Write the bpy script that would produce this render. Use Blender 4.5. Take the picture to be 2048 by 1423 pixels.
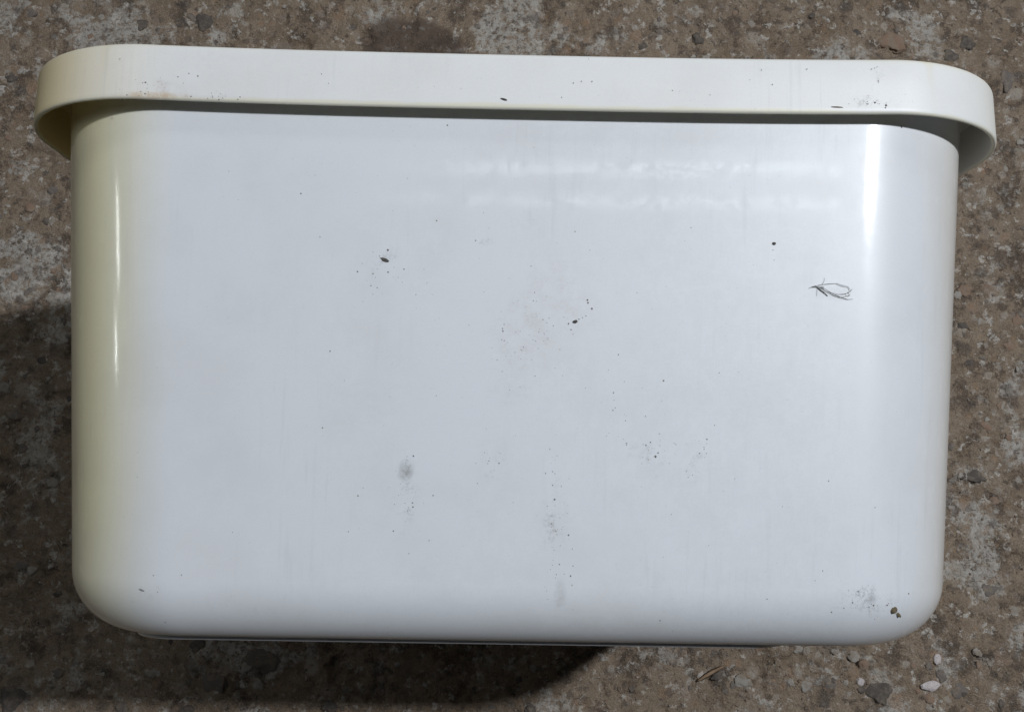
import bpy, bmesh, math, random
import numpy as np
from mathutils import Vector, Matrix, noise as mnoise

for o in list(bpy.data.objects):
    bpy.data.objects.remove(o, do_unlink=True)
scene = bpy.context.scene
C = scene.collection
rnd = random.Random(11)

# ------------------------------------------------------------------ frames
# The tub is described in its own frame: x across, y from base to lid, z out of the front face.
LID_A, LID_B, LID_R, LID_H, LID_DR = 0.2188, 0.0086, 0.0640, 0.0234, 0.0005
BODY_A, BODY_K, BODY_KZ, BODY_R, BODY_H, BODY_RB = 0.2048, 0.0483, 0.0500, 0.0605, 0.2175, 0.0257
DEPTH = 0.400
TILT = math.atan2((DEPTH + 0.008) - (DEPTH - BODY_KZ * 0.19), 0.19)     # it leans on the lid's back rim and its base edge
GZ = (DEPTH + 0.008) * math.cos(TILT) - 0.0012
TUB = Matrix.Translation((0, 0, GZ)) @ Matrix.Rotation(TILT, 4, 'X')

# ------------------------------------------------------------------ camera
F_PX, PW, PH = 1978.29, 2048.0, 1423.0
cam_rot = (Matrix.Rotation(0.01699, 3, 'Z') @ Matrix.Rotation(-0.01086, 3, 'Y') @ Matrix.Rotation(0.11305, 3, 'X'))
CAM = TUB @ (Matrix.Translation((-0.00429, -0.14505, 0.39470)) @ cam_rot.to_4x4())
cam_data = bpy.data.cameras.new('camera')
cam_data.sensor_fit = 'HORIZONTAL'
cam_data.sensor_width = 36.0
cam_data.lens = 36.0 * F_PX / PW
cam_data.clip_start = 0.01
cam_data.clip_end = 100.0
cam = bpy.data.objects.new('camera', cam_data)
cam.matrix_world = CAM
C.objects.link(cam)
scene.camera = cam

def ray(u, v):
    d = Vector(((u - PW / 2) / F_PX, -(v - PH / 2) / F_PX, -1.0))
    return CAM.translation.copy(), (CAM.to_3x3() @ d).normalized()

def ground_at(u, v, z=0.0):
    o, d = ray(u, v)
    return o + d * ((z - o.z) / d.z)

TUB_INV = TUB.inverted()
def face_at(u, v):
    """point of the tub's front wall seen at a place of the photograph, in the tub's frame"""
    o, d = ray(u, v)
    o = TUB_INV @ o
    d = TUB_INV.to_3x3() @ d
    n = Vector((0, -BODY_KZ, 1))
    return o + d * (-(o.dot(n)) / d.dot(n))

def lid_at(u, v):
    o, d = ray(u, v)
    o = TUB_INV @ o
    d = TUB_INV.to_3x3() @ d
    return o + d * ((LID_B - o.z) / d.z)

# ------------------------------------------------------------------ world and lamps
world = bpy.data.worlds.new('World')
scene.world = world
world.use_nodes = True
wb = world.node_tree.nodes['Background']
wb.inputs['Color'].default_value = (0.80, 0.88, 1.0, 1)
wb.inputs['Strength'].default_value = 0.012

CENTRE = Vector((0, -0.09, GZ))
def lamp(name, loc, sx, sy, power, color, aim=CENTRE):
    d = bpy.data.lights.new(name, 'AREA')
    d.shape = 'RECTANGLE'
    d.size, d.size_y = sx, sy
    d.energy = power
    d.color = color
    o = bpy.data.objects.new(name, d)
    z = (Vector(loc) - aim).normalized()
    y = Vector((0, 1, 0))
    y = (y - z * y.dot(z)).normalized()
    x = y.cross(z)
    o.matrix_world = Matrix.Translation(loc) @ Matrix((x, y, z)).transposed().to_4x4()
    C.objects.link(o)
    return o

lamp('work_lamp', (1.03, 0.20, 2.20), 0.04, 0.08, 33.5, (0.93, 0.96, 1.0))
lamp('fluorescent_tube', (0.16, 0.127, 1.74), 0.85, 0.013, 0.50, (0.88, 0.95, 1.0))
lamp('fluorescent_tube', (0.16, 0.069, 1.74), 0.85, 0.012, 0.36, (0.88, 0.95, 1.0))
lamp('open_door_light', (-1.00, 0.30, 1.70), 0.9, 0.8, 1.35, (0.94, 0.97, 1.0))
lamp('window_light', (-0.1, 1.65, 2.0), 0.45, 0.35, 4.0, (0.92, 0.96, 1.0))
lamp('wall_lamp', (-2.02, 0.11, 1.30), 0.030, 0.20, 0.9, (0.95, 1.0, 0.98))
lamp('wall_lamp', (-2.20, -0.14, 1.25), 0.030, 0.12, 0.6, (0.95, 1.0, 0.98))

vs = scene.view_settings
vs.view_transform = 'Standard'
vs.look = 'None'
vs.exposure = 0.0
vs.gamma = 1.0
vs.use_curve_mapping = False

# ------------------------------------------------------------------ node helpers
class NT:
    def __init__(self, name):
        self.m = bpy.data.materials.new(name)
        self.m.use_nodes = True
        self.t = self.m.node_tree
        self.b = self.t.nodes['Principled BSDF']
    def n(self, kind, **kw):
        nd = self.t.nodes.new(kind)
        for k, v in kw.items():
            setattr(nd, k, v)
        return nd
    def put(self, sock, v):
        if isinstance(v, bpy.types.NodeSocket):
            self.t.links.new(v, sock)
        elif isinstance(v, (tuple, list)) and len(v) == 3 and sock.type == 'RGBA':
            sock.default_value = (*v, 1)
        else:
            sock.default_value = v
    def coord(self):
        return self.n('ShaderNodeTexCoord').outputs['Object']
    def math(self, op, a, b=0.0, c=0.0, clamp=False):
        nd = self.n('ShaderNodeMath', operation=op, use_clamp=clamp)
        for i, v in enumerate((a, b, c)):
            self.put(nd.inputs[i], v)
        return nd.outputs[0]
    def vmath(self, op, a, b):
        nd = self.n('ShaderNodeVectorMath', operation=op)
        self.put(nd.inputs[0], a)
        self.put(nd.inputs[1], b)
        return nd.outputs[0] if op not in ('LENGTH', 'DISTANCE') else nd.outputs['Value']
    def noise(self, co, scale, detail=4, rough=0.55, dist=0.0, out='Fac'):
        nd = self.n('ShaderNodeTexNoise')
        self.put(nd.inputs['Vector'], co)
        nd.inputs['Scale'].default_value = scale
        nd.inputs['Detail'].default_value = detail
        nd.inputs['Roughness'].default_value = rough
        nd.inputs['Distortion'].default_value = dist
        return nd.outputs[out]
    def ss(self, v, lo, hi, a=0.0, b=1.0):
        nd = self.n('ShaderNodeMapRange', interpolation_type='SMOOTHSTEP')
        self.put(nd.inputs['Value'], v)
        nd.inputs['From Min'].default_value = lo
        nd.inputs['From Max'].default_value = hi
        nd.inputs['To Min'].default_value = a
        nd.inputs['To Max'].default_value = b
        return nd.outputs['Result']
    def mix(self, f, a, b, blend='MIX'):
        nd = self.n('ShaderNodeMix', data_type='RGBA', blend_type=blend)
        self.put(nd.inputs[0], f)
        self.put(nd.inputs[6], a)
        self.put(nd.inputs[7], b)
        return nd.outputs[2]
    def xyz(self, co):
        nd = self.n('ShaderNodeSeparateXYZ')
        self.put(nd.inputs[0], co)
        return nd.outputs
    def scaled(self, co, s):
        return self.vmath('MULTIPLY', co, s)
    def bump(self, h, strength, dist, normal=None):
        nd = self.n('ShaderNodeBump')
        nd.inputs['Strength'].default_value = strength
        nd.inputs['Distance'].default_value = dist
        self.put(nd.inputs['Height'], h)
        if normal is not None:
            self.put(nd.inputs['Normal'], normal)
        return nd.outputs[0]
    def blob(self, co, p, rx, ry, ang=0.0):
        """1 in the middle of an ellipse on the front wall, 0 outside"""
        mp = self.n('ShaderNodeMapping', vector_type='TEXTURE')
        self.put(mp.inputs['Vector'], co)
        mp.inputs['Location'].default_value = (p[0], p[1], p[2])
        mp.inputs['Rotation'].default_value = (0, 0, ang)
        mp.inputs['Scale'].default_value = (rx, ry, 0.05)
        l = self.n('ShaderNodeVectorMath', operation='LENGTH')
        self.put(l.inputs[0], mp.outputs[0])
        return self.ss(l.outputs['Value'], 1.0, 0.15)

# ------------------------------------------------------------------ materials
def plastic(name, part):
    m = NT(name)
    co = m.coord()
    s = m.xyz(co)
    x, y, z = s[0], s[1], s[2]
    big = m.noise(co, 9.0, 3)
    white = m.mix(m.ss(big, 0.35, 0.65), (0.745, 0.780, 0.822), (0.758, 0.785, 0.822)) if part == 'body' else (0.825, 0.835, 0.835)
    # plastic aged by daylight: strongest on one end and along exposed edges
    wob = m.math('MULTIPLY_ADD', m.noise(m.scaled(co, (1, 0.25, 1)), 14.0, 3), 0.02, -0.01)
    xe = m.math('ADD', x, wob)
    if part == 'body':
        edge = m.ss(xe, -0.138, -0.180)
        low = m.ss(y, -0.235, -0.15, 0.62, 1.0)
        aged = m.math('MULTIPLY', edge, low)
        col = m.mix(aged, white, (0.93, 0.87, 0.58))
        red = m.ss(xe, 0.160, 0.195)
        col = m.mix(m.math('MULTIPLY', red, 0.85), col, (0.77, 0.755, 0.715))
    else:
        edge = m.ss(xe, -0.135, -0.212)
        col = m.mix(m.math('MULTIPLY', edge, 1.0), white, (0.90, 0.76, 0.44))
        red = m.ss(xe, 0.17, 0.225)
        col = m.mix(m.math('MULTIPLY', red, 0.7), col, (0.80, 0.785, 0.70))
        yn = m.math('ADD', y, m.math('MULTIPLY_ADD', m.noise(co, 60, 3), 0.0022, -0.0011))
        rim = m.math('MAXIMUM', m.ss(yn, 0.0023, 0.0006), m.ss(yn, 0.0208, 0.0248, 0, 0.75))
        inner = m.ss(z, LID_B - 0.0014, LID_B - 0.0024)
        front = m.ss(m.math('ABSOLUTE', x), 0.172, 0.164)
        col = m.mix(m.math('MULTIPLY', rim, 0.8), col, (0.80, 0.775, 0.62))
        col = m.mix(m.math('MULTIPLY', m.math('MULTIPLY', inner, front), 0.8), col, (0.76, 0.67, 0.43))
    # grime smears
    gr = m.noise(co, 170.0, 5, 0.7)
    fine = m.noise(co, 900.0, 4, 0.75)
    gmask = m.math('MULTIPLY', m.ss(gr, 0.46, 0.66), m.ss(fine, 0.40, 0.62))
    if part == 'body':
        smears = [(812, 940, 17, 24, 0.2, 0.75, 1), (810, 1000, 26, 70, 0.1, 0.42, 0), (1108, 1040, 26, 90, 0.0, 0.45, 0),
                  (1120, 1190, 14, 34, 0, 0.38, 1), (1745, 1203, 75, 40, 0.1, 0.55, 0), (1745, 1200, 16, 16, 0.4, 0.45, 1),
                  (1060, 660, 95, 90, 0.5, 0.33, 2), (1160, 625, 60, 45, 0.6, 0.3, 2), (960, 480, 30, 14, 0, 0.4, 0),
                  (1300, 905, 60, 40, 0.3, 0.30, 0), (1385, 920, 30, 50, 0, 0.30, 0), (1120, 560, 80, 60, 0, 0.18, 2),
                  (770, 530, 42, 46, 0, 0.34, 0), (985, 930, 40, 40, 0, 0.22, 0), (1020, 760, 55, 60, 0, 0.22, 2),
                  (1665, 585, 48, 16, -0.1, 0.22, 1), (300, 1180, 40, 22, 0, 0.2, 0)]
        at = face_at
    else:
        smears = [(325, 178, 60, 24, 0.05, 0.62, 2), (305, 190, 75, 9, 0.0, 0.75, 3), (1745, 205, 55, 16, 0.05, 0.5, 0),
                  (1760, 150, 12, 45, 0.1, 0.3, 0), (400, 195, 110, 10, -0.02, 0.35, 2), (420, 120, 80, 20, 0, 0.15, 2)]
        at = lid_at
    tint = [(0.16, 0.165, 0.16), (0.30, 0.32, 0.32), (0.44, 0.35, 0.34), (0.62, 0.46, 0.27)]
    for (u, v, ru, rv, ang, amt, kind) in smears:
        p = at(u, v)
        k = 0.1995e-3
        b = m.blob(co, p, ru * k * 1.25, rv * k * 1.25, -ang)
        mask = gmask if kind in (0, 2) else m.ss(gr, 0.30, 0.62)
        if kind == 2:
            mask = m.math('MAXIMUM', m.math('MULTIPLY', m.ss(gr, 0.35, 0.7), 0.4), gmask)
        f = m.math('MULTIPLY', m.math('MULTIPLY', b, mask), amt, clamp=True)
        col = m.mix(f, col, tint[kind])
    # thin dust film, rubbed vertical streaks
    film = m.math('MULTIPLY', m.ss(m.noise(co, 22.0, 5, 0.65), 0.42, 0.72), 0.11)
    col = m.mix(film, col, (0.47, 0.43, 0.37))
    rub = m.math('MULTIPLY', m.ss(m.noise(m.scaled(co, (1, 0.045, 1)), 420.0, 3, 0.6), 0.52, 0.70), m.ss(m.noise(co, 14.0, 3), 0.45, 0.65))
    col = m.mix(m.math('MULTIPLY', rub, 0.15), col, (0.50, 0.51, 0.53))
    # faint scattered dust
    dust = m.ss(m.noise(co, 620.0, 2, 0.5), 0.70, 0.80)
    col = m.mix(m.math('MULTIPLY', dust, 0.22), col, (0.35, 0.36, 0.36))
    speck = m.noise(co, 1500.0, 2, 0.6)
    col = m.mix(0.06, col, m.n('ShaderNodeHueSaturation').outputs[0]) if False else col
    col = m.mix(m.ss(speck, 0.35, 0.65, 0.0, 0.07), col, (0.52, 0.55, 0.60))
    m.put(m.b.inputs['Base Color'], col)
    # gloss: rubbed patches keep their shine, the rest is dull
    va = m.noise(m.scaled(co, (1.0, 0.8, 1.0)), 190.0, 5, 0.72)
    vb = m.noise(m.scaled(co, (0.18, 1.0, 1.0)), 260.0, 3, 0.6)
    vc = m.noise(m.scaled(co, (1.0, 0.10, 1.0)), 1100.0, 2, 0.6)
    patch = m.math('MULTIPLY', m.ss(va, 0.43, 0.50), m.ss(vb, 0.30, 0.44))
    patch = m.math('MULTIPLY', patch, m.ss(vc, 0.25, 0.50))
    patch = m.math('MULTIPLY', patch, m.ss(m.noise(co, 900.0, 3, 0.7), 0.28, 0.52))
    if part == 'body':
        m.put(m.b.inputs['Roughness'], m.math('MULTIPLY_ADD', m.noise(co, 40, 3), 0.10, 0.36))
        ends = m.ss(m.math('ABSOLUTE', x), 0.128, 0.155, 0.0, 0.85)
        ends = m.math('MULTIPLY', ends, m.ss(m.noise(m.scaled(co, (1.0, 0.5, 1.0)), 160.0, 5, 0.7), 0.25, 0.48, 0.45, 1.0))
        m.put(m.b.inputs['Coat Weight'], m.math('MAXIMUM', m.math('MULTIPLY', m.math('MULTIPLY', patch, 0.6), m.ss(m.math('ADD', m.noise(co, 18.0, 4, 0.6), m.math('MULTIPLY', x, 1.2)), 0.36, 0.62, 0.12, 1.0)), ends))
        m.put(m.b.inputs['Coat Roughness'], m.math('MULTIPLY_ADD', ends, 0.06, m.math('MULTIPLY_ADD', m.noise(co, 300.0, 3, 0.7), 0.07, 0.035)))
    else:
        m.b.inputs['Roughness'].default_value = 0.42
    m.b.inputs['IOR'].default_value = 1.48
    m.b.inputs['Subsurface Weight'].default_value = 0.06
    m.b.inputs['Subsurface Radius'].default_value = (0.004, 0.004, 0.003)
    m.b.inputs['Subsurface Scale'].default_value = 0.6
    h = m.math('ADD', m.math('MULTIPLY', m.noise(co, 1300.0, 3, 0.6), 0.35), m.math('ADD', m.math('MULTIPLY', m.noise(co, 70.0, 2), 1.0), m.math('MULTIPLY', m.noise(co, 13.0, 2), 2.5)))
    m.put(m.b.inputs['Normal'], m.bump(h, 0.22, 0.00012))
    m.put(m.b.inputs['Coat Normal'], m.bump(m.math('ADD', m.noise(co, 55.0, 2), m.math('MULTIPLY', m.noise(co, 520.0, 3, 0.7), 0.18)), 0.12, 0.00010))
    return m.m

def concrete():
    m = NT('weathered_concrete')
    co = m.coord()
    def warped(sc, amt, detail=5):
        wv = m.n('ShaderNodeTexNoise')
        m.put(wv.inputs['Vector'], co)
        wv.inputs['Scale'].default_value = sc
        wv.inputs['Detail'].default_value = detail
        wv.inputs['Roughness'].default_value = 0.65
        return m.vmath('ADD', co, m.vmath('MULTIPLY', m.vmath('SUBTRACT', wv.outputs['Color'], (0.5, 0.5, 0.5)), (amt, amt, 0.0)))
    warp = warped(60.0, 0.014)
    fray = warped(240.0, 0.006)
    n1 = m.noise(co, 9.0, 5, 0.6)
    n2 = m.noise(warp, 48.0, 6, 0.70)
    n3 = m.noise(co, 235.0, 5, 0.72)
    n4 = m.noise(co, 820.0, 3, 0.75)
    # sandy mortar, brown to grey brown
    base = m.mix(m.ss(n1, 0.36, 0.64), (0.195, 0.146, 0.102), (0.255, 0.200, 0.148))
    base = m.mix(m.ss(n2, 0.34, 0.66, 0.0, 0.8), base, (0.325, 0.258, 0.195))
    # dark worn-in dirt
    dk = m.ss(m.noise(fray, 34.0, 6, 0.75), 0.50, 0.60)
    base = m.mix(m.math('MULTIPLY', dk, 0.78), base, (0.090, 0.070, 0.056))
    # pale lime crust in ragged patches
    lime = m.math('ADD', m.math('MULTIPLY', m.noise(fray, 26.0, 7, 0.70), 0.75), m.math('MULTIPLY', m.noise(co, 6.5, 2), 0.42))
    for (u, v, r, a) in [(1020, 60, 0.06, 0.10), (1180, 70, 0.055, 0.10), (20, 520, 0.07, 0.10), (760, 20, 0.04, 0.06),
                         (220, 70, 0.04, 0.06), (1420, 40, 0.04, 0.04), (30, 1060, 0.07, 0.07), (1950, 1080, 0.07, 0.07), (1360, 1350, 0.05, 0.06), (450, 1330, 0.06, 0.06)]:
        p = ground_at(u, v)
        lime = m.math('ADD', lime, m.math('MULTIPLY', m.blob(co, p, r, r * 0.8), a))
    limef = m.math('MULTIPLY', m.ss(lime, 0.62, 0.70), m.ss(n3, 0.36, 0.56))
    base = m.mix(m.math('MULTIPLY', limef, 0.85), base, (0.50, 0.485, 0.46))
    # small pale crumbs of lime and sand all over
    fl = m.math('MULTIPLY', m.ss(m.noise(fray, 90.0, 6, 0.72), 0.555, 0.61), m.ss(n3, 0.40, 0.52))
    base = m.mix(m.math('MULTIPLY', fl, 0.9), base, (0.56, 0.535, 0.50))
    # grains of aggregate in the worn surface, ragged edges
    for sc, lo, hi, amt in ((62.0, 0.36, 0.26, 0.62), (120.0, 0.38, 0.28, 0.6), (260.0, 0.42, 0.28, 0.5)):
        v = m.n('ShaderNodeTexVoronoi')
        m.put(v.inputs['Vector'], fray)
        v.inputs['Scale'].default_value = sc
        vs_ = m.xyz(v.outputs['Color'])
        ramp = m.n('ShaderNodeValToRGB')
        e = ramp.color_ramp.elements
        e[0].position, e[0].color = 0.0, (0.085, 0.076, 0.074, 1)
        e[1].position, e[1].color = 1.0, (0.52, 0.49, 0.45, 1)
        for pos, c in ((0.25, (0.125, 0.102, 0.085)), (0.45, (0.245, 0.185, 0.130)), (0.60, (0.34, 0.225, 0.150)), (0.74, (0.26, 0.225, 0.20)), (0.86, (0.38, 0.335, 0.285))):
            k = e.new(pos)
            k.color = (*c, 1)
        m.put(ramp.inputs[0], vs_[0])
        pick = m.ss(vs_[1], 0.55, 0.62)
        dd = m.math('ADD', v.outputs['Distance'], m.math('MULTIPLY_ADD', n3, 0.30, -0.15))
        f = m.math('MULTIPLY', m.math('MULTIPLY', m.ss(dd, lo * 1.35, hi), pick), amt)
        base = m.mix(f, base, ramp.outputs[0])
    rust = m.ss(m.noise(fray, 41.0, 5, 0.65), 0.67, 0.74)
    base = m.mix(m.math('MULTIPLY', rust, 0.5), base, (0.36, 0.19, 0.10))
    pit = m.math('MULTIPLY', m.ss(m.noise(fray, 85.0, 6, 0.72), 0.565, 0.62), m.ss(n2, 0.40, 0.6))
    base = m.mix(m.math('MULTIPLY', pit, 0.75), base, (0.062, 0.052, 0.046))
    # sand grain
    base = m.mix(m.ss(n4, 0.34, 0.50, 0.55, 0.0), base, m.mix(0.6, base, (0.06, 0.048, 0.04)))
    base = m.mix(m.ss(n4, 0.52, 0.70, 0.0, 0.40), base, (0.46, 0.41, 0.35))
    # dark reddish patch by the lid
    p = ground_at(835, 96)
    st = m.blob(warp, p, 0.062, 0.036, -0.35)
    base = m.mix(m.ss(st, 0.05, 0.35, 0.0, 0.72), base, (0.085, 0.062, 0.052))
    base = m.mix(1.0, base, (1.27, 1.25, 1.22), 'MULTIPLY')
    m.put(m.b.inputs['Base Color'], base)
    m.b.inputs['Roughness'].default_value = 0.92
    m.b.inputs['Specular IOR Level'].default_value = 0.25
    h = m.math('ADD', m.math('MULTIPLY', n3, 0.7), m.math('ADD', m.math('MULTIPLY', n4, 0.30), m.math('MULTIPLY', m.noise(fray, 85.0, 5, 0.68), -0.7)))
    m.put(m.b.inputs['Normal'], m.bump(h, 1.0, 0.005))
    return m.m

def stone(name, a, b, rough=0.85, dusty=False):
    m = NT(name)
    co = m.coord()
    oi = m.n('ShaderNodeObjectInfo')
    c2 = m.vmath('ADD', co, oi.outputs['Location'])
    n = m.noise(c2, 170.0, 5, 0.7)
    n2 = m.noise(c2, 900.0, 4, 0.7)
    col = m.mix(m.ss(n, 0.35, 0.65), a, b)
    col = m.mix(m.ss(n2, 0.40, 0.66, 0, 0.6), col, tuple(c * 0.5 for c in a))
    if dusty:
        geo = m.n('ShaderNodeNewGeometry').outputs['Position']
        du = m.math('MULTIPLY', m.ss(m.noise(geo, 150.0, 6, 0.72), 0.46, 0.60), 0.45 if name == 'dark_pebble' else 0.75)
        col = m.mix(du, col, m.mix(m.noise(geo, 600.0, 3, 0.7), (0.16, 0.12, 0.085), (0.36, 0.30, 0.235)))
    m.put(m.b.inputs['Base Color'], col)
    m.b.inputs['Roughness'].default_value = rough
    m.put(m.b.inputs['Normal'], m.bump(n2, 0.6, 0.0006))
    return m.m

M_BODY = plastic('aged_white_plastic_body', 'body')
M_LID = plastic('aged_white_plastic_lid', 'lid')
M_GROUND = concrete()
M_STONES = {
    'dark': stone('dark_pebble', (0.085, 0.075, 0.068), (0.155, 0.132, 0.112), 0.85, True),
    'grey': stone('grey_pebble', (0.145, 0.125, 0.112), (0.25, 0.22, 0.195), 0.85, True),
    'tan': stone('tan_pebble', (0.25, 0.165, 0.115), (0.36, 0.25, 0.18), 0.85, True),
    'pale': stone('pale_pebble', (0.34, 0.31, 0.27), (0.50, 0.47, 0.43), 0.85, True),
    'white': stone('white_chip', (0.60, 0.54, 0.53), (0.72, 0.67, 0.66)),
}
M_DIRT = stone('dry_dirt', (0.07, 0.066, 0.06), (0.14, 0.13, 0.12), 0.95)
M_MOSS = stone('dry_moss', (0.13, 0.105, 0.06), (0.23, 0.19, 0.12), 0.95)
M_FIBRE = stone('grey_lint', (0.22, 0.235, 0.235), (0.36, 0.38, 0.38), 0.9)
M_STRAW = stone('dry_straw', (0.27, 0.18, 0.11), (0.36, 0.25, 0.16), 0.8)

# ------------------------------------------------------------------ mesh helpers
def mesh_obj(name, verts, faces, mat, parent=None, smooth=True):
    me = bpy.data.meshes.new(name)
    me.from_pydata([tuple(v) for v in verts], [], faces)
    me.update()
    me.materials.append(mat)
    if smooth:
        me.polygons.foreach_set('use_smooth', [True] * len(me.polygons))
    o = bpy.data.objects.new(name, me)
    C.objects.link(o)
    if parent is not None:
        o.parent = parent
    return o

def tag(o, label=None, cat=None, group=None, kind=None):
    if label: o['label'] = label
    if cat: o['category'] = cat
    if group: o['group'] = group
    if kind: o['kind'] = kind
    return o

def rrect(A, zf, zb, R, n=28, side=18):
    """rounded rectangle in x/z, counted clockwise seen from +y, even point count"""
    P = []
    def arc(cx, cz, a0):
        for i in range(n + 1):
            t = a0 + (math.pi / 2) * i / n
            P.append((cx + R * math.sin(t), cz + R * math.cos(t)))
    def seg(p, q):
        for i in range(1, side):
            t = i / side
            P.append((p[0] + (q[0] - p[0]) * t, p[1] + (q[1] - p[1]) * t))
    arc(A - R, zf - R, 0)
    seg(P[-1], (A, zb + R))
    arc(A - R, zb + R, math.pi / 2)
    seg(P[-1], (-A + R, zb))
    arc(-A + R, zb + R, math.pi)
    seg(P[-1], (-A, zf - R))
    arc(-A + R, zf - R, 3 * math.pi / 2)
    seg(P[-1], (A - R, zf))
    return P

def loft(rings, cap_first=False, cap_last=False, flip=False):
    n = len(rings[0])
    V, F = [], []
    for r in rings:
        V += r
    for i in range(len(rings) - 1):
        for j in range(n):
            a, b = i * n + j, i * n + (j + 1) % n
            q = (a, b, b + n, a + n)
            F.append(q if not flip else q[::-1])
    if cap_first:
        F.append(tuple(range(n))[::-1] if not flip else tuple(range(n)))
    if cap_last:
        k = (len(rings) - 1) * n
        F.append(tuple(range(k, k + n)) if not flip else tuple(range(k, k + n))[::-1])
    return V, F

def fix_normals(o):
    bm = bmesh.new()
    bm.from_mesh(o.data)
    bmesh.ops.recalc_face_normals(bm, faces=bm.faces)
    bm.to_mesh(o.data)
    bm.free()

# ------------------------------------------------------------------ the ground
def fractal(P, freq, octaves, seed):
    out = np.zeros(len(P))
    amp, tot = 1.0, 0.0
    rs = np.random.RandomState(seed)
    for k in range(octaves):
        g = rs.rand(256, 256)
        q = P * freq + rs.rand(2) * 50
        i = np.floor(q).astype(int)
        f = q - i
        f = f * f * (3 - 2 * f)
        a = g[i[:, 0] % 256, i[:, 1] % 256]
        b = g[(i[:, 0] + 1) % 256, i[:, 1] % 256]
        c = g[i[:, 0] % 256, (i[:, 1] + 1) % 256]
        d = g[(i[:, 0] + 1) % 256, (i[:, 1] + 1) % 256]
        out += amp * ((a * (1 - f[:, 0]) + b * f[:, 0]) * (1 - f[:, 1]) + (c * (1 - f[:, 0]) + d * f[:, 0]) * f[:, 1])
        tot += amp
        amp *= 0.55
        freq *= 2.03
    return out / tot - 0.5

def relief(P):
    h = 0.0062 * fractal(P, 20, 5, 3) + 0.0034 * fractal(P, 135, 3, 5)
    pits = fractal(P, 53, 3, 9)
    h -= 0.0055 * np.clip((pits - 0.12) / 0.2, 0, 1)
    return h

def axis(c, half, step, far):
    a = list(np.arange(c - half, c + half + 1e-6, step))
    s, v = step, a[-1]
    while v < far:
        s *= 1.3
        v += s
        a.append(v)
    s, v = step, a[0]
    while v > -far:
        s *= 1.3
        v -= s
        a.insert(0, v)
    return np.array(a)

gx = axis(0.0, 0.47, 0.0019, 4.0)
gy = axis(-0.09, 0.36, 0.0019, 4.0)
X, Y = np.meshgrid(gx, gy)
XY = np.c_[X.ravel(), Y.ravel()]
Z = relief(XY) - 0.0008
nx, ny = len(gx), len(gy)
idx = np.arange(nx * ny).reshape(ny, nx)
quads = np.stack([idx[:-1, :-1], idx[:-1, 1:], idx[1:, 1:], idx[1:, :-1]], -1).reshape(-1, 4)
me = bpy.data.meshes.new('concrete_ground')
me.vertices.add(nx * ny)
me.vertices.foreach_set('co', np.c_[XY, Z].astype(np.float32).ravel())
me.loops.add(quads.size)
me.loops.foreach_set('vertex_index', quads.ravel().astype(np.int32))
me.polygons.add(len(quads))
me.polygons.foreach_set('loop_start', np.arange(0, quads.size, 4, dtype=np.int32))
me.polygons.foreach_set('loop_total', np.full(len(quads), 4, dtype=np.int32))
me.update(calc_edges=True)
me.validate()
me.polygons.foreach_set('use_smooth', [True] * len(me.polygons))
me.materials.append(M_GROUND)
ground = bpy.data.objects.new('concrete_ground', me)
C.objects.link(ground)
tag(ground, kind='structure')

def height(x, y):
    return float(relief(np.array([[x, y]]))[0]) - 0.0008

# ------------------------------------------------------------------ the tub
tub = bpy.data.objects.new('plastic_tub', None)
tub.matrix_world = TUB
tub.empty_display_size = 0.1
C.objects.link(tub)
tag(tub, 'white plastic tub with yellowed edges and overhanging lid lying on concrete', 'tub')

def at_y(ring, y):
    return [(p[0], y, p[1]) for p in ring]

def body_ring(y, ins=0.0, R=None):
    return at_y(rrect(BODY_A + BODY_K * y - ins, BODY_KZ * y - ins, -DEPTH - BODY_KZ * y + ins, max((R or BODY_R) - ins, 0.004)), y)

rings = [body_ring(LID_H - 0.0035)]
for k in range(0, 21):
    rings.append(body_ring(0.010 - (BODY_H - BODY_RB + 0.010) * k / 20))
for k in range(1, 15):
    t = math.pi / 2 * k / 14
    rings.append(body_ring(-BODY_H + BODY_RB * (1 - math.sin(t)), BODY_RB * (1 - math.cos(t))))
V, F = loft(rings, cap_last=True)
body = mesh_obj('body', V, F, M_BODY, tub)
fix_normals(body)

from mathutils.bvhtree import BVHTree
_bvh = BVHTree.FromPolygons([v.co.copy() for v in body.data.vertices], [tuple(p.vertices) for p in body.data.polygons])
_plane_face_at = face_at
def face_at(u, v):
    o, d = ray(u, v)
    hit = _bvh.ray_cast(TUB_INV @ o, (TUB_INV.to_3x3() @ d).normalized())
    return hit[0] if hit[0] is not None else _plane_face_at(u, v)

# raised base panel under the tub: shows as a thin dark line below the bottom edge
pr = [(0.0, 0.0030), (0.0034, 0.0030), (0.0062, 0.0020), (0.0074, 0.0)]
A = 0.143
def base_ring(y, grow):
    P = rrect(A - 0.0054 + grow + 0.0044, -0.040 + grow, -DEPTH + 0.030 - grow, 0.020 + grow, 10, 8)
    return [(p[0] - 0.020, y, p[1]) for p in P]
V, F = loft([base_ring(-BODY_H + 0.001, 0.003), base_ring(-BODY_H - 0.0006, 0.003), base_ring(-BODY_H - 0.0020, 0.0018), base_ring(-BODY_H - 0.0024, -0.001)], cap_last=True)
base = mesh_obj('base_panel', V, F, M_BODY, body)
fix_normals(base)

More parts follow.
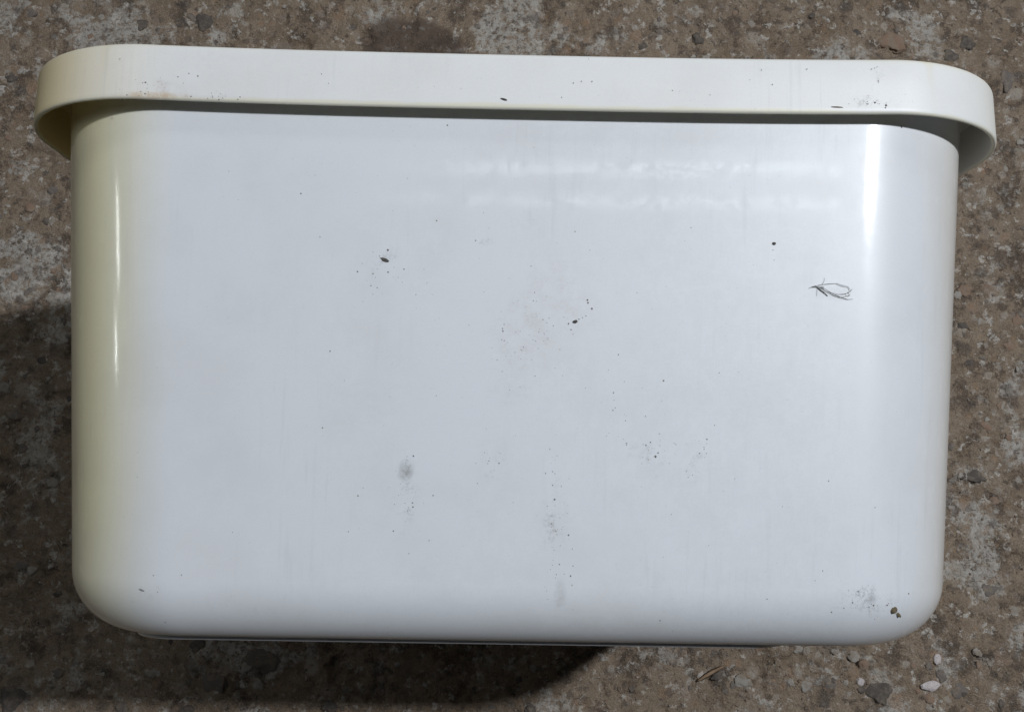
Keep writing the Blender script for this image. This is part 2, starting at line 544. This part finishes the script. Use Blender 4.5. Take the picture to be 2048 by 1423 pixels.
# lid: a thin skirt with a rolled lip, closed by a top plate
LT = 0.0021
def bow(x):
    t = min(abs(x) / 0.155, 1.0)
    return -0.0006 + 0.0013 * t ** 3
def lid_ring(y, ins, dr):
    P = rrect(LID_A - dr - ins, LID_B - dr - ins, -DEPTH - 0.008 + dr + ins, LID_R - ins, 36, 24)
    return [(p[0], y + bow(p[0]), p[1]) for p in P]
prof = [(LID_H - 0.0030, LT, LID_DR)]                                    # inside, top to lip
prof += [(0.0012, LT, 0.0)]
prof += [(0.0004, LT - 0.0003, 0), (0.0, LT * 0.62, 0), (0.0, LT * 0.38, 0), (0.0003, 0.0003, 0), (0.0010, 0.0, 0)]
prof += [(0.0024, 0.00002, 0), (0.0125, 0.0, LID_DR * 0.5), (LID_H - 0.0016, 0.0, LID_DR * 0.95)]
for k in range(1, 6):
    t = math.pi / 2 * k / 5
    prof.append((LID_H - 0.0016 + 0.0016 * math.sin(t), 0.0016 * (1 - math.cos(t)), LID_DR))
V, F = loft([lid_ring(*q) for q in prof])
lid = mesh_obj('lid', V, F, M_LID, tub)
fix_normals(lid)
V, F = loft([lid_ring(LID_H, 0.0016, LID_DR), lid_ring(LID_H + 0.0012, 0.010, LID_DR), lid_ring(LID_H + 0.0015, 0.022, LID_DR)], cap_last=True)
top = mesh_obj('top_plate', V, F, M_LID, lid)
fix_normals(top)
V, F = loft([lid_ring(LID_H - 0.0030, LT - 0.0002, LID_DR), lid_ring(LID_H - 0.0031, 0.022, LID_DR)], cap_last=True)
under = mesh_obj('under_plate', V, F, M_LID, lid)

# ------------------------------------------------------------------ pebbles in the concrete
def lump(seed, sx, sy, sz, sub=2, rough=0.28, freq=1.5):
    bm = bmesh.new()
    bmesh.ops.create_icosphere(bm, subdivisions=sub, radius=1.0)
    off = Vector((seed * 3.7, seed * 1.3, seed * 2.1))
    for v in bm.verts:
        k = 1.0 + rough * mnoise.noise(v.co * freq + off) + 0.5 * rough * mnoise.noise(v.co * freq * 2.6 + off)
        v.co = Vector((v.co.x * sx * k, v.co.y * sy * k, v.co.z * sz * k))
    me = bpy.data.meshes.new('lump')
    bm.to_mesh(me)
    bm.free()
    return me

PX = (CAM.translation.z) / F_PX            # metres on the ground for one photograph pixel
def place(o, u, v, proud, rz):
    p = ground_at(u, v)
    o.location = (p.x, p.y, height(p.x, p.y) + proud)
    o.rotation_euler = (rnd.uniform(-.12, .12), rnd.uniform(-.12, .12), rz)

cache = {}
def pebble(u, v, ru, rv, ang, kind, proud=0.0003, parent=ground, name='pebble'):
    seed = rnd.randrange(9)
    key = (kind, seed)
    if key not in cache:
        me = lump(seed + len(cache), 1, 1, 1, 3, 0.55, 1.3)
        me.name = name
        me.materials.append(M_STONES[kind])
        me.polygons.foreach_set('use_smooth', [True] * len(me.polygons))
        cache[key] = me
    o = bpy.data.objects.new(name, cache[key])
    C.objects.link(o)
    o.parent = parent
    a, b = ru * PX, rv * PX
    o.scale = (a, b, min(a, b) * 0.40)
    place(o, u, v, proud - min(a, b) * 0.17, -ang)
    return o

known = [(410, 42, 20, 18, 0, 'dark'), (25, 1396, 23, 24, 0, 'dark'), (1765, 1385, 27, 24, 0.3, 'dark'), (1946, 950, 25, 15, 0.2, 'dark'),
         (1792, 82, 30, 22, 0.2, 'tan'), (1935, 88, 15, 17, 0, 'dark'), (1903, 112, 18, 13, 0.4, 'dark'), (2016, 160, 14, 24, 0, 'grey'),
         (1612, 1371, 11, 10, 0, 'pale'), (1583, 1363, 8, 8, 0, 'pale'), (1722, 1362, 7, 8, 0.3, 'white'),
         (1694, 1364, 5, 6, 0, 'pale'), (1957, 1303, 10, 8, 0.2, 'pale'), (392, 1296, 18, 17, 0, 'dark'), (520, 1318, 34, 24, 0.2, 'grey'),
         (428, 1362, 24, 18, 0.3, 'grey'), (1064, 1418, 14, 10, 0, 'dark'), (372, 1420, 14, 11, 0, 'dark'), (662, 1412, 14, 12, 0, 'dark'),
         (245, 1412, 14, 10, 0, 'grey'), (1932, 580, 13, 11, 0, 'tan'), (1916, 590, 8, 9, 0, 'pale'), (1395, 76, 13, 14, 0, 'dark'),
         (1625, 30, 6, 6, 0, 'dark'), (1714, 66, 8, 9, 0, 'dark'), (1920, 1382, 18, 17, 0, 'grey'), (1860, 1396, 10, 9, 0, 'tan'),
         (1487, 1362, 16, 12, 0.1, 'pale'), (1660, 1365, 13, 11, 0, 'grey'), (1730, 1328, 10, 9, 0, 'tan'), (1710, 1312, 12, 10, 0.5, 'pale'),
         (1598, 1297, 10, 8, 0, 'pale'), (2030, 1220, 11, 9, 0, 'pale'), (1975, 850, 12, 10, 0, 'tan'), (2035, 640, 9, 12, 0, 'tan'),
         (1925, 650, 11, 7, 0, 'dark'), (1940, 725, 8, 6, 0, 'dark'), (2020, 690, 12, 10, 0, 'tan'), (60, 25, 14, 10, 0, 'grey'),
         (20, 155, 13, 12, 0, 'dark'), (105, 380, 12, 9, 0, 'grey'), (60, 415, 11, 10, 0, 'tan'), (285, 50, 12, 12, 0, 'dark'),
         (80, 720, 10, 8, 0, 'dark'), (30, 830, 14, 10, 0.3, 'grey'), (105, 965, 11, 9, 0, 'pale'), (40, 1130, 15, 12, 0, 'grey'),
         (65, 1140, 9, 8, 0, 'pale'), (120, 1260, 12, 8, 0, 'grey'), (300, 1345, 10, 9, 0, 'pale'), (115, 1345, 10, 8, 0, 'grey'),
         (1980, 1180, 14, 11, 0, 'grey'), (1990, 1000, 9, 8, 0, 'tan'), (1960, 1070, 8, 8, 0, 'pale'), (1285, 90, 11, 8, 0, 'dark')]
for k in known:
    pebble(*k)

def hidden(u, v):
    return 60 < u < 2000 and 75 < v < 350 or 140 < u < 1900 and 200 < v < 1275
n = 0
while n < 150:
    u, v = rnd.uniform(-20, 2068), rnd.uniform(-20, 1443)
    if hidden(u, v):
        continue
    r = rnd.choice((4, 5, 5, 6, 6, 7, 8, 10))
    pebble(u, v, r * rnd.uniform(.8, 1.3), r * rnd.uniform(.7, 1.1), rnd.uniform(0, 3), rnd.choice(('dark', 'grey', 'grey', 'tan', 'tan', 'pale', 'pale')))
    n += 1

# grit too small to pick apart
V, F = [], []
octa = [(1, 0, 0), (0, 1, 0), (-1, 0, 0), (0, -1, 0), (0, 0, 1), (0, 0, -1)]
of = [(0, 1, 4), (1, 2, 4), (2, 3, 4), (3, 0, 4), (1, 0, 5), (2, 1, 5), (3, 2, 5), (0, 3, 5)]
pts = []
while len(pts) < 5200:
    u, v = rnd.uniform(-200, 2248), rnd.uniform(-200, 1623)
    if hidden(u, v) and rnd.random() < 0.9:
        continue
    p = ground_at(u, v)
    pts.append((p.x, p.y))
hz = relief(np.array(pts)) - 0.0008
for (x, y), z in zip(pts, hz):
    r = 0.0004 + 0.0012 * rnd.random() ** 2.5
    k = len(V)
    a = rnd.uniform(0, 3)
    for q in octa:
        s = r * rnd.uniform(.6, 1.3)
        V.append((x + s * (q[0] * math.cos(a) - q[1] * math.sin(a)), y + s * (q[0] * math.sin(a) + q[1] * math.cos(a)), z + 0.7 * s * q[2]))
    F += [tuple(k + i for i in f) for f in of]
grit = mesh_obj('grit', V, F, stone('sand_grit', (0.20, 0.145, 0.105), (0.38, 0.33, 0.28)), ground)
tag(grit, kind='stuff')

# ------------------------------------------------------------------ loose things on the concrete
def single(name, me, mat, label, cat, group=None):
    me.materials.clear()
    me.materials.append(mat)
    o = bpy.data.objects.new(name, me)
    C.objects.link(o)
    return tag(o, label, cat, group)

o = single('stone_chip', lump(31, 19 * PX, 10 * PX, 6 * PX, 2, 0.22, 1.1), M_STONES['white'], 'flat white stone chip on the concrete beside a dark round pebble', 'stone')
place(o, 1860, 1370, 0.0012, 0.12)
o = single('stone_chip', lump(37, 8 * PX, 11 * PX, 5 * PX, 2, 0.22, 1.2), M_STONES['white'], 'small upright white stone chip on the concrete below the tub corner', 'stone')
place(o, 1875, 1318, 0.0010, -0.2)
V, F = [], []
for i in range(9):
    t = i / 8
    w = 0.0014 * math.sin(math.pi * (0.12 + 0.80 * t))
    for s, zz in ((-1, 0), (0, 1), (1, 0), (0, -0.4)):
        V.append(((t - 0.5) * 0.024, s * w * 1.35 + 0.0005 * math.sin(t * 3), 0.0007 * zz + 0.0003 * math.sin(t * 5)))
for i in range(8):
    for j in range(4):
        F.append((i * 4 + j, i * 4 + (j + 1) % 4, i * 4 + 4 + (j + 1) % 4, i * 4 + 4 + j))
F += [(3, 2, 1, 0), (32, 33, 34, 35)]
o = mesh_obj('straw_sliver', V, F, M_STRAW)
fix_normals(o)
tag(o, 'tan sliver of dry straw on the concrete below the tub', 'straw')
p = ground_at(1422, 1346)
o.location = (p.x, p.y, height(p.x, p.y) + 0.0012)
o.rotation_euler = (0, 0, 0.5)

# ------------------------------------------------------------------ dirt lying on the tub
KF = 0.1995e-3                               # metres on the front wall for one photograph pixel
V, F = [], []
def speck(p, r, flat=0.5, stretch=1.0, ang=0.0):
    k = len(V)
    for q in octa:
        s = r * rnd.uniform(.7, 1.25)
        a, b = q[0] * s * stretch, q[1] * s
        V.append((p.x + a * math.cos(ang) - b * math.sin(ang), p.y + a * math.sin(ang) + b * math.cos(ang), p.z + flat * s * q[2] + r * 0.1))
    F.extend([tuple(k + i for i in f) for f in of])
specks = [(602, 387, 2.4), (873, 441, 2.2), (776, 500, 3), (715, 543, 2.6), (808, 538, 2), (776, 544, 2.4), (746, 547, 2), (742, 571, 2),
          (951, 481, 2.2), (1150, 463, 1.8), (1546, 500, 1.6), (1062, 532, 1.8), (1069, 585, 1.9), (1175, 600, 3.2), (1176, 605, 3), (1184, 617, 3),
          (1137, 647, 2.4), (1142, 659, 2.4), (1006, 662, 2.4), (1005, 657, 1.8), (1165, 635, 1.9), (1172, 632, 1.8), (1158, 638, 2), (1086, 639, 1.6),
          (660, 702, 2.2), (645, 855, 1.9), (1237, 709, 1.9), (1327, 761, 2.5), (1227, 785, 2.2), (1226, 820, 2), (1253, 886, 2), (1292, 890, 2.5),
          (1301, 884, 2), (1311, 912, 3.4), (1316, 905, 2.2), (1414, 878, 2.2), (827, 911, 2.6), (998, 926, 2.2), (978, 921, 1.6), (716, 991, 2.6),
          (866, 990, 2), (787, 1061, 2.3), (825, 1005, 2.2), (826, 1013, 2.2), (1109, 998, 3.2), (1105, 970, 2), (1137, 1069, 2.6), (1119, 1128, 2),
          (1141, 1151, 2.6), (1146, 1131, 1.8), (1144, 1169, 1.8), (818, 1106, 1.8), (1320, 1240, 2.2), (1657, 961, 2), (1750, 1014, 1.8),
          (1534, 1197, 1.8), (1705, 1204, 2.4), (1663, 1223, 1.9), (1688, 1215, 1.9), (1774, 1209, 2.8), (1777, 1206, 2), (1716, 1182, 2.2),
          (1817, 1186, 2.6), (1747, 1210, 3), (1738, 1213, 2), (307, 1150, 1.8), (363, 1149, 1.6), (315, 1183, 1.6), (331, 1243, 2), (1803, 254, 3.2), (895, 251, 2.6),
          (1231, 815, 1.6), (1291, 832, 1.6), (1399, 906, 1.8), (1548, 520, 1.5), (640, 474, 1.6), (1102, 1047, 1.8), (1112, 1062, 1.8), (1180, 500, 1.5)]
for u, v, r in specks:
    speck(face_at(u, v), r * KF * 0.8)
for (u, v, su, sv, cnt) in [(765, 545, 32, 28, 16), (1050, 665, 40, 40, 30), (1090, 640, 60, 35, 14), (1010, 720, 30, 40, 10), (1112, 1040, 12, 70, 34), (815, 985, 16, 40, 22),
                            (1305, 905, 30, 18, 14), (1392, 915, 20, 28, 14), (1735, 1205, 40, 16, 26), (1232, 800, 20, 45, 14), (1020, 560, 320, 220, 26), (1000, 900, 420, 200, 34), (985, 930, 26, 20, 10)]:
    for _ in range(cnt):
        speck(face_at(rnd.gauss(u, su), rnd.gauss(v, sv)), rnd.uniform(0.45, 1.0) * KF, 0.4, rnd.uniform(1, 2), rnd.uniform(0, 3))
for (u, v, r) in [(356, 154, 2.2), (378, 147, 1.8), (396, 152, 2.4), (291, 165, 2.2), (254, 190, 2.2), (290, 188, 2.4), (245, 199, 2.6), (438, 199, 2.2), (480, 194, 2), (476, 199, 1.8),
                  (425, 193, 1.6), (382, 193, 2.2), (1545, 169, 1.8), (1147, 166, 1.8), (1163, 163, 1.8), (1184, 163, 1.9), (1123, 195, 1.8), (1750, 205, 2.8), (1772, 211, 3.4), (1771, 216, 2.4),
                  (643, 148, 1.6), (1420, 190, 1.5), (1523, 140, 1.6), (1614, 138, 1.5), (240, 118, 1.4)]:
    speck(lid_at(u, v), r * KF * 0.8)
for (u, v, su, sv, cnt) in [(330, 178, 40, 12, 16), (440, 193, 30, 6, 12), (1745, 206, 30, 7, 16), (1755, 160, 6, 25, 8), (1000, 160, 500, 30, 10)]:
    for _ in range(cnt):
        speck(lid_at(rnd.gauss(u, su), min(max(rnd.gauss(v, sv), 118), 208)), rnd.uniform(0.4, 0.95) * KF, 0.4, rnd.uniform(1, 2), rnd.uniform(0, 3))
o = mesh_obj('dirt_specks', V, F, stone('faint_dirt', (0.13, 0.12, 0.11), (0.24, 0.23, 0.21), 0.95), None, False)
o.matrix_world = TUB
tag(o, 'fine dark dirt specks scattered over the front of the white tub', 'dirt', kind='stuff')

def crumb(name, u, v, ru, rv, ang, mat, label, cat, at=face_at, seed=1, th=0.5, rough=0.45):
    me = lump(seed, ru * KF, rv * KF, min(ru, rv) * KF * th, 2, rough, 1.9)
    o = single(name, me, mat, label, cat)
    p = at(u, v)
    o.matrix_world = TUB @ Matrix.Translation((p.x, p.y, p.z + min(ru, rv) * KF * th * 0.4)) @ Matrix.Rotation(-ang, 4, 'Z')
    return o
crumb('dirt_crumb', 770, 520, 9.5, 3.6, 0.25, M_DIRT, 'elongated black dirt crumb on the upper left of the tub front', 'dirt', seed=3)
crumb('dirt_crumb', 1548, 487, 3.6, 3.4, 0, M_DIRT, 'lone round black dirt speck above the grey lint tuft', 'dirt', seed=5)
crumb('dirt_crumb', 1150, 643, 4.6, 3.6, -0.3, M_DIRT, 'small dark dirt crumb near the middle of the tub front', 'dirt', seed=8)
crumb('moss_crumb', 1787, 1219, 7, 7.5, 0.3, M_MOSS, 'olive brown moss crumb at the lower right corner of the tub', 'moss', seed=11)
crumb('moss_crumb', 1795, 1227, 9, 3.4, 0.75, M_MOSS, 'thin olive moss flake beside the moss crumb at the tub corner', 'moss', seed=14)
crumb('wood_splinter', 1008, 199, 8, 2.2, 0.28, M_DIRT, 'short dark splinter stuck on the middle of the lid skirt', 'splinter', at=lid_at, seed=17, rough=0.2)
crumb('wood_splinter', 1674, 214.5, 13, 1.5, 0.03, stone('brown_splinter', (0.12, 0.085, 0.055), (0.18, 0.13, 0.09)), 'thin brown splinter along the right part of the lid rim', 'splinter', at=lid_at, seed=19, rough=0.2)
crumb('dust_fluff', 284, 1179, 6, 2, 0.3, M_FIBRE, 'tiny grey fluff near the lower left corner of the tub', 'lint', seed=23)

# lint tuft: a few curled hairs
cu = bpy.data.curves.new('lint_tuft', 'CURVE')
cu.dimensions = '3D'
cu.bevel_depth = 0.000065
cu.bevel_resolution = 1
strands = [[(1617, 577), (1626, 571), (1640, 572), (1655, 583), (1675, 593), (1696, 599)],
           [(1630, 571), (1640, 580), (1648, 586)], [(1632, 572), (1642, 580), (1650, 587), (1655, 592)],
           [(1634, 574), (1634, 584), (1633, 592)], [(1636, 570), (1652, 568), (1670, 567)],
           [(1670, 567), (1682, 574), (1696, 572), (1702, 582), (1694, 588), (1680, 588)], [(1655, 583), (1668, 588), (1684, 590), (1698, 587), (1704, 578)],
           [(1646, 580), (1664, 590), (1680, 597), (1692, 593), (1700, 590)], [(1672, 566), (1690, 574), (1699, 570), (1697, 580)],
           [(1644, 568), (1650, 562), (1648, 556)], [(1620, 575), (1632, 573), (1648, 577)], [(1640, 575), (1656, 584), (1676, 594), (1690, 600), (1706, 598)],
           [(1690, 590), (1698, 596), (1702, 590), (1694, 584)], [(1630, 574), (1640, 571), (1648, 574)]]
thick = {0: 1.5, 1: 2.4, 2: 2.6, 10: 2.0, 4: 1.3}
for i, s in enumerate(strands):
    sp = cu.splines.new('NURBS')
    sp.points.add(len(s) - 1)
    for j, (u, v) in enumerate(s):
        p = face_at(u, v)
        sp.points[j].co = (p.x, p.y, p.z + 0.00015 + 0.0008 * math.sin(math.pi * j / (len(s) - 1)) * rnd.uniform(.4, 1.2), 1)
        sp.points[j].radius = thick.get(i, 0.9)
    sp.use_endpoint_u = True
    sp.order_u = min(4, len(s))
cu.materials.append(M_FIBRE)
tmp = bpy.data.objects.new('lint_tmp', cu)
C.objects.link(tmp)
dg = bpy.context.evaluated_depsgraph_get()
me = bpy.data.meshes.new_from_object(tmp.evaluated_get(dg))
bpy.data.objects.remove(tmp, do_unlink=True)
me.name = 'lint_tuft'
o = bpy.data.objects.new('lint_tuft', me)
C.objects.link(o)
o.matrix_world = TUB
tag(o, 'curled tuft of grey lint and hair on the right of the tub front', 'lint')
